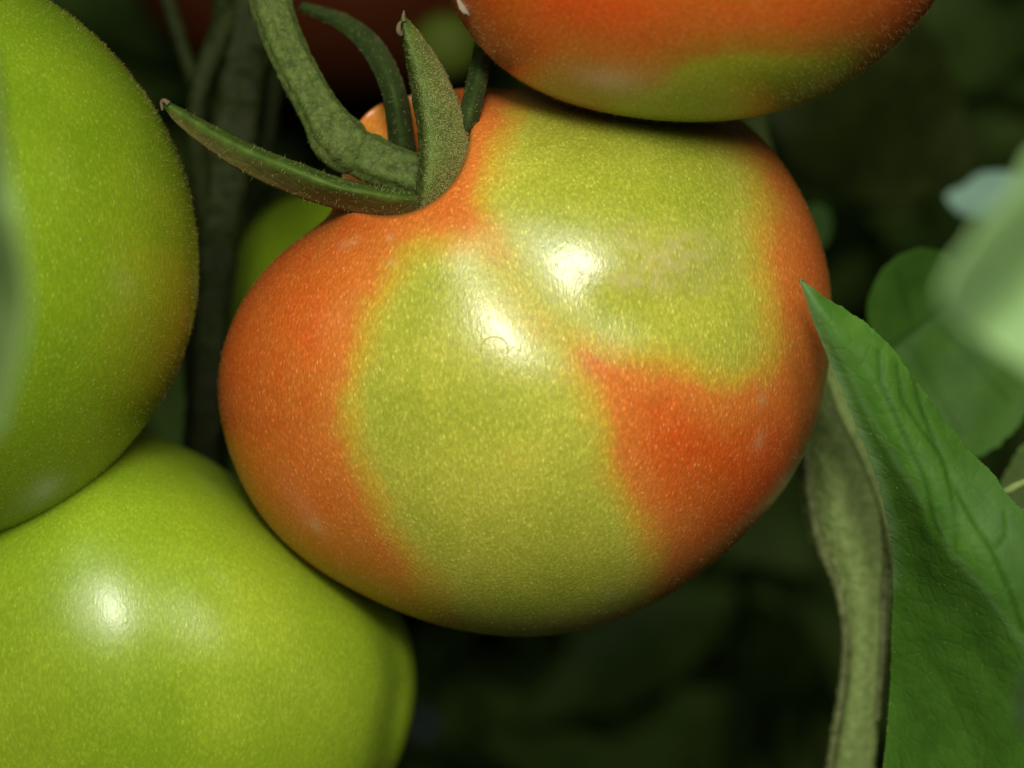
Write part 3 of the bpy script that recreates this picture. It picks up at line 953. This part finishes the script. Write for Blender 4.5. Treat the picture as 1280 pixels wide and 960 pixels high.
# blurred leaf edge at the left margin
sheet('leaf', [
    [(-40, 40, 0.165), (-22, 40, 0.160), (-6, 60, 0.163)],
    [(-60, 150, 0.172), (-15, 150, 0.160), (6, 150, 0.163)],
    [(-70, 260, 0.178), (-10, 260, 0.162), (18, 260, 0.160)],
    [(-70, 370, 0.180), (-4, 370, 0.166), (32, 370, 0.160)],
    [(-60, 450, 0.178), (-8, 450, 0.164), (22, 450, 0.160)],
    [(-50, 540, 0.172), (-26, 545, 0.164), (-4, 550, 0.162)],
], M_leaf_mid, None, nu=30, nv=60)
near = C.objects[-1]
tag(near, 'blurred pale green leaf edge close to the lens at the left margin', 'leaf', 'tomato leaves')
tube('stalk', [(-30, 520, 0.166, 10), (-60, 600, 0.17, 12), (-160, 760, 0.20, 12), (-300, 980, 0.27, 11), (-380, 1250, 0.34, 10)], M_stem_pale, near, n=50, ring=16, rough=0.05)
# bits at the right margin
OUT = [(1240, 640), (1252, 600), (1275, 560), (1310, 540), (1350, 580), (1340, 650), (1290, 680)]
polar_leaf('leaf', (1295, 615), OUT, lambda x, y: 0.335 + 0.0001 * (y - 615), M_leaf_mid)
tag(C.objects[-1], 'yellowish green leaf scrap at the right edge below the round leaf', 'leaf', 'tomato leaves')
o, sv, sf = tube('leaf_stalk', [(1250, 617, 0.300, 3), (1262, 612, 0.300, 5), (1278, 604, 0.300, 5), (1310, 596, 0.301, 6)], M_stem_pale, None, n=30, ring=12, rough=0.1)
tag(o, 'short thin downy stalk at the right edge above the large leaf', 'stem')
OUT = [(1268, 880), (1278, 845), (1300, 820), (1350, 830), (1360, 900), (1310, 930), (1280, 915)]
polar_leaf('leaf', (1310, 875), OUT, lambda x, y: 0.175 + 0.0001 * (y - 875), M_leaf_pale)
tag(C.objects[-1], 'blurred pale leaf scrap close to the lens at the lower right edge', 'leaf', 'tomato leaves')

# ------------------------------------------------------------------ background leaves
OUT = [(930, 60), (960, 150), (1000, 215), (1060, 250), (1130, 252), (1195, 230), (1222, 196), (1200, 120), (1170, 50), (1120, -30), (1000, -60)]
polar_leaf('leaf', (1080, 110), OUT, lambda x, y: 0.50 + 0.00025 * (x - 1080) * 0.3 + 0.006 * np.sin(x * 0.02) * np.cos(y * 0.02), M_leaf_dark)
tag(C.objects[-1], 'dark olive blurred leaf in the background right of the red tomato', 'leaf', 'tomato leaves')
OUT = [(1000, 275), (1015, 255), (1035, 262), (1040, 285), (1028, 310), (1008, 305)]
polar_leaf('leaf', (1020, 282), OUT, lambda x, y: 0.42 + 0 * x, M_leaf2)
tag(C.objects[-1], 'tiny blurred green leaf tip just off the central tomato\'s right shoulder', 'leaf', 'tomato leaves')
OUT = [(500, 905), (512, 885), (535, 880), (552, 900), (545, 925), (520, 930)]
polar_leaf('leaf', (525, 905), OUT, lambda x, y: 0.50 + 0 * x, M_leaf_blue)
tag(C.objects[-1], 'small pale bluish blurred leaf spot below the central tomato', 'leaf', 'tomato leaves')

# mass of unlit foliage far behind
bv, bf = [], []
for i in range(1500):
    d = random.uniform(0.82, 1.25)
    cx, cy = random.uniform(-700, 1980), random.uniform(-650, 1610)
    L = random.uniform(0.04, 0.085)
    W = L * random.uniform(0.35, 0.6)
    c0 = np.array(P(cx, cy, d))
    a = rng.normal(0, 1, 3); a /= np.linalg.norm(a)
    n = np.array([0, -1, 0.3]) + rng.normal(0, 0.6, 3)
    s = np.cross(a, n); s /= np.linalg.norm(s)
    n = np.cross(s, a)
    k0 = len(bv)
    for r in range(9):
        t_ = r / 8
        w = W * math.sin(math.pi * min(1, t_ ** 0.75)) * (1 + 0.18 * (r % 2))
        for u in (-1, -0.5, 0, 0.5, 1):
            bv.append(c0 + a * L * (t_ - 0.5) * 2 + s * u * w + n * (0.12 * L * u * u - 0.3 * L * (t_ - 0.5) ** 2))
    for r in range(8):
        for u in range(4):
            p = k0 + r * 5 + u
            bf.append((p, p + 1, p + 6, p + 5))
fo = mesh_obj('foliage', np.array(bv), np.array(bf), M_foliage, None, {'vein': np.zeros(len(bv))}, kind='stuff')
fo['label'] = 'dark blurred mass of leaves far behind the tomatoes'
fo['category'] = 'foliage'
